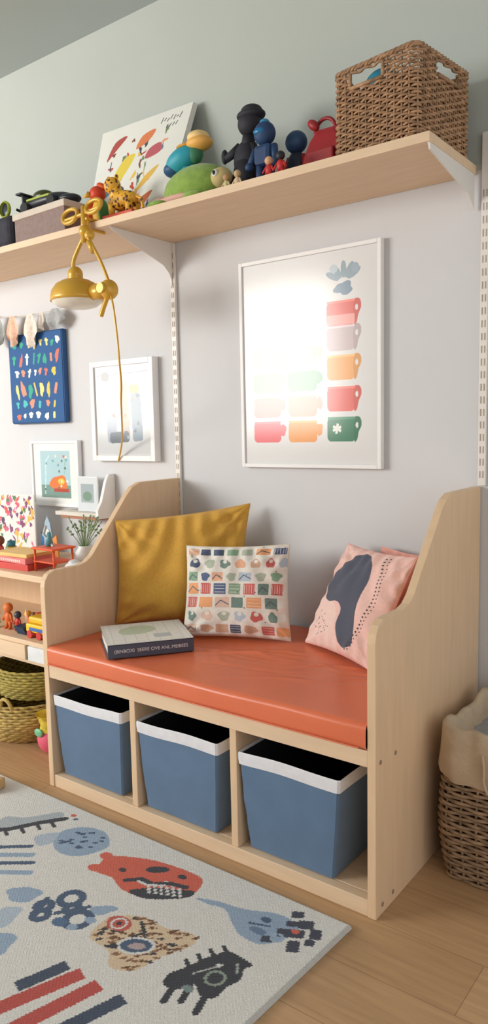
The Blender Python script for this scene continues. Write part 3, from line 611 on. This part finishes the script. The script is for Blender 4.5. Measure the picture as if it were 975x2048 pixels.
plate('rocket',[(-.585,.5675),(-.53,.5675),(-.535,.65),(-.545,.70),(-.56,.725),(-.575,.70),(-.583,.65)],-.12,.006,cm((160,184,202),.6),rk);plate('fin_a',[(-.61,.5675),(-.583,.5675),(-.583,.64),(-.60,.66)],-.121,.005,cm((60,110,170),.6),rk);plate('fin_b',[(-.532,.5675),(-.50,.5675),(-.51,.655),(-.533,.64)],-.121,.005,cm((226,150,80),.6),rk)
cone('porthole',(-.558,-.126,.665),(-.558,-.129,.665),.011,.011,cm((235,230,220),.5),rk)
pl=empty('potted_twig_plant');lathe('vase',[(0,0),(.026,.0),(.034,.02),(.034,.04),(.022,.058),(.024,.064),(.020,.064),(.018,.055),(0,.05)],(-.335,-.14,.5675),cm((228,230,230),.4),pl)
paths=[];R=random.Random(5);leaf=cm((130,160,120),.6,var=.2)
for i in range(16):
    a=R.uniform(0,6.28);r_=R.uniform(.02,.085);h=R.uniform(.08,.140);P=[(-.335,-.14,.61),(-.335+r_*.4*math.cos(a),-.14+r_*.3*math.sin(a),.61+h*.5),(-.335+r_*math.cos(a),-.14+r_*.6*math.sin(a),.61+h)];paths.append(P)
    for k in range(3):
        t=.45+.25*k;q=np.array(P[1])*(1-t)+np.array(P[2])*t;ell('leaf_%d_%d'%(i,k),tuple(q),(.008,.003,.004),leaf,pl,rot=(0,R.uniform(-1,1),R.uniform(0,6)),seg=8)
tubes('stems',paths,.0013,cm((110,140,90),.6),pl,res=1)
def figure(name,x,y,z,h,body,head,limb=None,hat=None,legs=True,arms=.9):
    e=empty(name);limb=limb or body
    ell('torso',(x,y,z+.42*h),(.17*h,.13*h,.22*h),body,e);ell('head',(x,y,z+.78*h),(.19*h,.17*h,.18*h),head,e);cone('neck',(x,y,z+.58*h),(x,y,z+.68*h),.07*h,.06*h,body,e,seg=12)
    for s in(-1,1):
        cone('leg_%d'%s,(x+s*.08*h,y,z+.3*h),(x+s*.11*h,y-.02*h,z+.04*h),.075*h,.055*h,limb,e,seg=14);ell('foot_%d'%s,(x+s*.115*h,y-.05*h,z+.035*h),(.065*h,.10*h,.035*h),limb,e,seg=14)
        cone('arm_%d'%s,(x+s*.13*h,y,z+.54*h),(x+s*.30*h*arms,y-.05*h,z+.33*h),.055*h,.04*h,limb,e,seg=12);ell('hand_%d'%s,(x+s*.30*h*arms,y-.05*h,z+.32*h),.05*h,limb,e,seg=12)
    return e
figure('red_toy_figure',-.645,-.28,.5675,.10,cm((170,50,50),.5),cm((120,70,50),.5));figure('wooden_toy_figure',-.71,-.30,.5675,.11,cm((110,80,70),.5),cm((210,160,110),.5))
figure('orange_toy_figure',-.545,-.33,.3345,.10,cm((222,110,50),.5),cm((226,120,60),.5));figure('red_toy_robot',-.49,-.33,.3345,.075,cm((190,50,40),.4),cm((60,60,70),.4));figure('green_toy_figure',-.60,-.34,.3345,.07,cm((90,140,80),.4),cm((235,190,140),.4))
wbk=empty('toy_block_heap');R=random.Random(17);hp=[(206,80,60),(60,110,160),(236,190,70),(96,150,110),(226,140,90),(120,80,60),(230,225,215)]
for i in range(15):
    x=-.62+.036*i;s_=R.uniform(.024,.034);k=R.random()
    if k<.65:
        box('block_%d'%i,(x,-.19,.3345+s_/2),(s_,s_,s_),cm(R.choice(hp),.5),wbk,rz=R.uniform(-.6,.6),bev=.003)
        if R.random()<.6:box('block_b_%d'%i,(x,-.19,.3345+s_*1.5),(s_*.9,s_*.9,s_*.95),cm(R.choice(hp),.5),wbk,rz=R.uniform(-.6,.6),bev=.003)
    else:ell('ball_%d'%i,(x,-.19,.3345+s_/2),s_/2,cm(R.choice(hp),.4),wbk,seg=16)
wb2=empty('stacking_cups')
for i,(col,rr2) in enumerate((((206,80,60),.022),((236,190,70),.019),((60,130,150),.016))):lathe('cup_%d'%i,[(0,.002),(rr2*.8,.0),(rr2,.026),(rr2*.94,.026),(rr2*.7,.01)],(-.665,-.215,.5675+i*.020),cm(col,.4),wb2,seg=24)
tr=empty('toy_truck');box('bed',(-.340,-.33,.368),(.12,.07,.03),cm((238,196,40),.35),tr,bev=.005);box('cab',(-.260,-.33,.382),(.045,.065,.055),cm((50,110,190),.35),tr,bev=.006);box('load',(-.345,-.33,.395),(.10,.055,.025),cm((232,190,50),.4),tr,bev=.008);box('stripe',(-.34,-.3655,.366),(.08,.002,.012),cm((60,110,180),.4),tr)
for x in(-.375,-.325,-.26):cone('wheel',(x,-.37,.348),(x,-.29,.348),.0135,.0135,cm((200,60,50),.5),tr,seg=16)
bk2=empty('blue_toy_boat');extr('hull',[(-.37,.365),(-.29,.365),(-.305,.335),(-.355,.335)],-.463,-.410,cm((40,60,90),.5),bk2);cone('mast',(-.44,-.33,.365),(-.44,-.33,.42),.003,.002,M_white,bk2,seg=8);plate('sail',[(-.437,.37),(-.415,.37),(-.437,.415)],-.33,.002,cm((230,120,60),.6),bk2)
# seagrass baskets
def coil(name,cx,cy,z0,prof,m):
    e=empty(name);paths=[]
    for k,(r_,z) in enumerate(prof):
        n=120;paths.append([(cx+(r_+.003*math.sin(30*2*math.pi*i/n+(k%2)*math.pi))*math.cos(2*math.pi*i/n),cy+(r_+.003*math.sin(30*2*math.pi*i/n+(k%2)*math.pi))*math.sin(2*math.pi*i/n),z0+z) for i in range(n)])
    tubes('coils',paths,.0052,m,e,closed=True,res=1)
    lathe('lining',[(max(.001,r_-.003),z) for r_,z in [(.002,.006)]+prof],(cx,cy,z0),mat('seagrass_inner',(120,98,50),.8,var=.2,vs=60),e)
    return e
pf=[(.115+.07*math.sin(math.pi*(.15+.62*t)),.006+.120*t) for t in np.linspace(0,1,15)]
sb=coil('seagrass_belly_basket',-.415,-.345,0,pf,M_straw);tubes('handle',[[(-.34+.03*math.cos(a),-.500-.006*math.sin(a),.128+.035*math.sin(a)) for a in np.linspace(0,math.pi,12)]],.006,M_straw,sb)
pf2=[(.12+.05*math.sin(math.pi*(.2+.5*t)),.006+.090*t) for t in np.linspace(0,1,11)]
coil('small_seagrass_basket',-.40,-.30,.137,pf2,mat('seagrass_green',(168,152,78),.7,var=.3,vs=60))
gb=empty('gift_bag')
ell('pouch',(-.185,-.452,.045),(.044,.035,.045),cm((232,100,128),.5,var=.1,vs=30),gb);lathe('ruffle',[(.030,.0),(.026,.02),(.036,.05),(.042,.058)],(-.185,-.452,.075),cm((236,205,80),.5,var=.3,vs=60),gb,seg=11);ell('fish_charm',(-.195,-.486,.075),(.02,.006,.014),cm((120,190,150),.4),gb)
tb=empty('wooden_toy_block');box('block',(-.125,-.735,.026),(.11,.05,.03),cm((196,164,120),.5),tb,rz=.3,bev=.004);box('block_top',(-.14,-.735,.049),(.06,.04,.016),cm((180,146,104),.5),tb,rz=.3,bev=.004)
# ------------------------------------------------------------------ shelf-top items
ZS=1.6862
sb1=empty('keepsake_box');box('box_body',(-.325,-.222,ZS+.040),(.27,.12,.08),cm((138,116,110),.7,var=.12,vs=60),sb1,rz=-.03,bev=.003);box('lid',(-.325,-.222,ZS+.088),(.282,.13,.022),cm((204,192,178),.7),sb1,rz=-.03,bev=.003)
bg=empty('dark_duffel_bag');box('bag_body',(-.66,-.17,ZS+.060),(.32,.19,.12),cm((50,50,60),.8,var=.2,vs=40),bg,bev=.035,seg=5);tubes('handles',[[(-.80+.10*t,-.255,ZS+.09+.05*math.sin(math.pi*t)) for t in np.linspace(0,1,10)]],.006,cm((30,32,38),.7),bg);tubes('zip',[[(-.80,-.17,ZS+.1205),(-.52,-.17,ZS+.1205)]],.002,cm((170,180,40),.5),bg)
rc=empty('toy_race_car');kb=cm((42,44,50),.35);z=ZS+.0995
ell('body',(-.36,-.215,z+.034),(.125,.042,.026),kb,rc);ell('nose',(-.25,-.215,z+.024),(.05,.034,.016),kb,rc);ell('canopy',(-.38,-.215,z+.057),(.045,.03,.022),cm((60,64,30),.2),rc);box('lime_stripe',(-.36,-.215,z+.043),(.12,.086,.007),cm((170,185,70),.4),rc,bev=.003);box('spoiler',(-.465,-.215,z+.075),(.03,.08,.006),kb,rc);box('spoiler_post',(-.462,-.215,z+.055),(.008,.05,.04),kb,rc)
for dx in(-.07,.07):cone('wheels',(-.36+dx,-.262,z+.019),(-.36+dx,-.170,z+.019),.019,.019,cm((32,32,34),.7),rc)
gg=empty('lime_swim_goggles')
for s in(-.035,.035):
    lathe('lens_rim',[(.016,0),(.028,.004),(.030,.012),(.024,.016)],(-.625+s,-.21,ZS+.153),cm((180,190,70),.4),gg,rot=Matrix.Rotation(math.pi/2,4,'X').to_euler());ell('lens',(-.625+s,-.214,ZS+.153),(.024,.006,.024),cm((40,48,56),.2),gg)
tubes('strap',[[(-.70,-.20,ZS+.15),(-.71,-.15,ZS+.14),(-.62,-.10,ZS+.135),(-.54,-.15,ZS+.14),(-.55,-.20,ZS+.15)]],.005,cm((30,32,36),.6),gg,smoothc=True)
pr=empty('toy_parrot');yp=-.215;ell('body',(-.10,yp,ZS+.05),(.028,.026,.05),cm((232,186,60),.5),pr);ell('head',(-.10,yp-.01,ZS+.108),(.028,.026,.024),cm((216,70,40),.5),pr);cone('beak',(-.115,yp-.03,ZS+.106),(-.13,yp-.045,ZS+.095),.011,.001,cm((240,180,60),.4),pr,seg=12);ell('wing_a',(-.075,yp-.01,ZS+.05),(.010,.022,.036),cm((60,130,70),.5),pr);ell('wing_b',(-.125,yp-.01,ZS+.05),(.010,.022,.036),cm((216,70,40),.5),pr);ell('crest',(-.085,yp-.005,ZS+.13),(.022,.012,.010),cm((226,90,40),.5),pr,rot=(0,.5,0));ell('foot',(-.10,yp-.01,ZS+.004),(.03,.02,.004),cm((90,90,40),.5),pr)
gf=empty('toy_leopard');M_leo=bpy.data.materials.new('leopard_print');M_leo.use_nodes=True;n_=M_leo.node_tree;vo=n_.nodes.new('ShaderNodeTexVoronoi');vo.inputs['Scale'].default_value=75;tcx=n_.nodes.new('ShaderNodeTexCoord');crx=n_.nodes.new('ShaderNodeValToRGB');crx.color_ramp.elements[0].position=.30;crx.color_ramp.elements[0].color=(*lin((90,50,30)),1);crx.color_ramp.elements[1].position=.42;crx.color_ramp.elements[1].color=(*lin((236,176,50)),1)
n_.links.new(tcx.outputs['Object'],vo.inputs['Vector']);n_.links.new(vo.outputs['Distance'],crx.inputs[0]);n_.links.new(crx.outputs[0],n_.nodes['Principled BSDF'].inputs['Base Color'])
ell('body',(.035,-.245,ZS+.058),(.058,.03,.028),M_leo,gf);ell('head',(.0,-.255,ZS+.106),(.027,.025,.025),M_leo,gf);ell('neck',(.010,-.25,ZS+.084),(.02,.02,.03),M_leo,gf)
for s in(-1,1):
    ell('ear_%d'%s,(.0+s*.017,-.253,ZS+.130),.007,M_leo,gf,seg=10)
    for x in(.002,.075):cone('leg',(x,-.245+s*.017,ZS+.05),(x,-.245+s*.019,ZS+.015),.012,.009,M_leo,gf,seg=12)
tubes('tail',[[(.09,-.245,ZS+.06),(.112,-.245,ZS+.05),(.118,-.245,ZS+.02)]],.005,M_leo,gf)
box('red_base',(.035,-.245,ZS+.008),(.13,.06,.016),cm((206,76,46),.5),gf)
# plush turtle
tt=empty('plush_turtle');gr=cm((136,168,76),.9,var=.15,vs=60,bump=.4,bs=300,sheen=.3)
ell('shell',(.285,-.185,ZS+.052),(.115,.080,.066),gr,tt,rot=(0,-.08,0));ell('belly',(.25,-.19,ZS+.020),(.118,.078,.020),cm((222,176,160),.85),tt);ell('tail_end',(.165,-.20,ZS+.025),(.045,.04,.025),cm((214,160,140),.85),tt)
ell('head',(.392,-.21,ZS+.058),(.034,.03,.028),cm((206,186,130),.85),tt);ell('eye',(.392,-.239,ZS+.064),(.010,.006,.010),cm((240,240,235),.3),tt);ell('pupil',(.392,-.2445,ZS+.064),(.005,.003,.006),cm((20,20,24),.3),tt)
for x,y in((.33,-.26),(.19,-.26),(.33,-.12),(.19,-.12)):ell('flipper',(x,y,ZS+.012),(.035,.022,.011),gr,tt)
tbd=empty('toy_duck');teal=cm((46,156,176),.5);DX=.030
ell('body',(.205+DX,-.19,ZS+.145),(.062,.04,.034),teal,tbd,rot=(0,-.30,0));ell('chest',(.17+DX,-.19,ZS+.125),(.035,.032,.022),cm((40,84,124),.5),tbd);ell('neck',(.25+DX,-.19,ZS+.155),(.026,.024,.03),cm((60,120,90),.5),tbd);ell('head',(.268+DX,-.19,ZS+.178),(.044,.033,.020),cm((232,176,90),.5),tbd);ell('cap',(.264+DX,-.19,ZS+.196),(.034,.03,.018),cm((240,206,140),.5),tbd);ell('bill',(.222+DX,-.20,ZS+.178),(.032,.018,.007),cm((206,150,40),.4),tbd);cone('stand',(.215+DX,-.19,ZS+.13),(.22+DX,-.19,ZS+.113),.012,.02,teal,tbd)
dk=cm((42,42,50),.7,var=.15,vs=60);nv=cm((40,66,106),.6,var=.1,vs=60)
d1=empty('dark_plush_doll');x,y=.445,-.16
ell('torso',(x,y,ZS+.105),(.040,.03,.055),dk,d1);ell('head',(x+.014,y,ZS+.200),(.036,.033,.034),dk,d1);ell('cap_brim',(x+.018,y,ZS+.222),(.044,.034,.016),dk,d1);ell('cap_top',(x+.020,y,ZS+.232),(.032,.028,.018),dk,d1);cone('neck',(x+.005,y,ZS+.14),(x+.01,y,ZS+.17),.020,.018,dk,d1)
cone('arm_l',(x-.02,y,ZS+.145),(x-.066,y-.01,ZS+.120),.015,.010,dk,d1);ell('hand_l',(x-.070,y-.01,ZS+.128),(.010,.010,.020),dk,d1);cone('arm_r',(x+.02,y,ZS+.140),(x+.052,y-.01,ZS+.09),.015,.010,dk,d1)
cone('skirt',(x,y,ZS+.10),(x,y,ZS+.03),.032,.050,dk,d1)
for s in(-1,1):cone('leg_%d'%s,(x+s*.018,y,ZS+.05),(x+s*.024,y-.01,ZS),.016,.013,dk,d1)
d2=empty('blue_toy_robot');x,y=.540,-.205
box('torso',(x,y,ZS+.085),(.055,.04,.055),nv,d2,bev=.012);ell('head',(x,y,ZS+.142),(.031,.027,.031),nv,d2);ell('antenna_cap',(x,y,ZS+.17),(.014,.013,.010),cm((60,140,190),.4),d2);ell('visor',(x-.004,y-.02,ZS+.143),(.019,.010,.010),cm((30,110,160),.25),d2)
for s in(-1,1):
    cone('leg_%d'%s,(x+s*.015,y,ZS+.065),(x+s*.018,y,ZS+.012),.013,.012,nv,d2,seg=12);box('boot_%d'%s,(x+s*.018,y-.008,ZS+.010),(.024,.036,.02),cm((170,50,50),.5),d2,bev=.005);cone('arm_%d'%s,(x+s*.030,y,ZS+.105),(x+s*.042,y-.012,ZS+.065),.010,.009,nv,d2,seg=12);ell('fist_%d'%s,(x+s*.043,y-.014,ZS+.06),.012,nv,d2,seg=12)
figure('navy_toy_knight',.592,-.13,ZS,.165,cm((42,50,72),.5),cm((46,76,116),.5),cm((170,46,50),.5),arms=.7)
figure('small_wooden_figure',.475,-.245,ZS,.055,cm((214,186,150),.6),cm((200,170,130),.6));figure('small_red_figure',.590,-.26,ZS,.06,cm((200,50,50),.5),cm((220,170,130),.5));figure('small_cream_figure',.440,-.25,ZS,.05,cm((205,190,140),.6),cm((190,150,110),.6));figure('small_black_figure',.628,-.262,ZS,.065,cm((190,44,44),.5),cm((40,40,44),.5))
hb=empty('red_handbag');M_rb=cm((160,40,46),.45,var=.12,vs=20);HX=.704
xs_=((-.062,.062,-.036,.036,0),(-.066,.066,-.038,.038,.012),(-.060,.060,-.034,.034,.06),(-.048,.048,-.024,.024,.10),(-.036,.036,-.014,.014,.124))
shell('bag_body',[(HX+a_[0],HX+a_[1],-.15+a_[2],-.15+a_[3],ZS+a_[4]) for a_ in xs_],M_rb,hb,cap=0,rad=.012);box('top_clasp',(HX,-.15,ZS+.124),(.076,.024,.012),M_rb,hb,bev=.004)
tubes('handle',[[(HX-.005+.030*math.cos(a),-.155,ZS+.126+.030*math.sin(a)) for a in np.linspace(0,math.pi,14)]],.005,M_rb,hb);ell('bow_l',(HX-.035,-.165,ZS+.143),(.02,.012,.012),M_rb,hb,rot=(0,.7,0));box('front_pocket',(HX,-.189,ZS+.045),(.08,.012,.05),M_rb,hb,bev=.005)
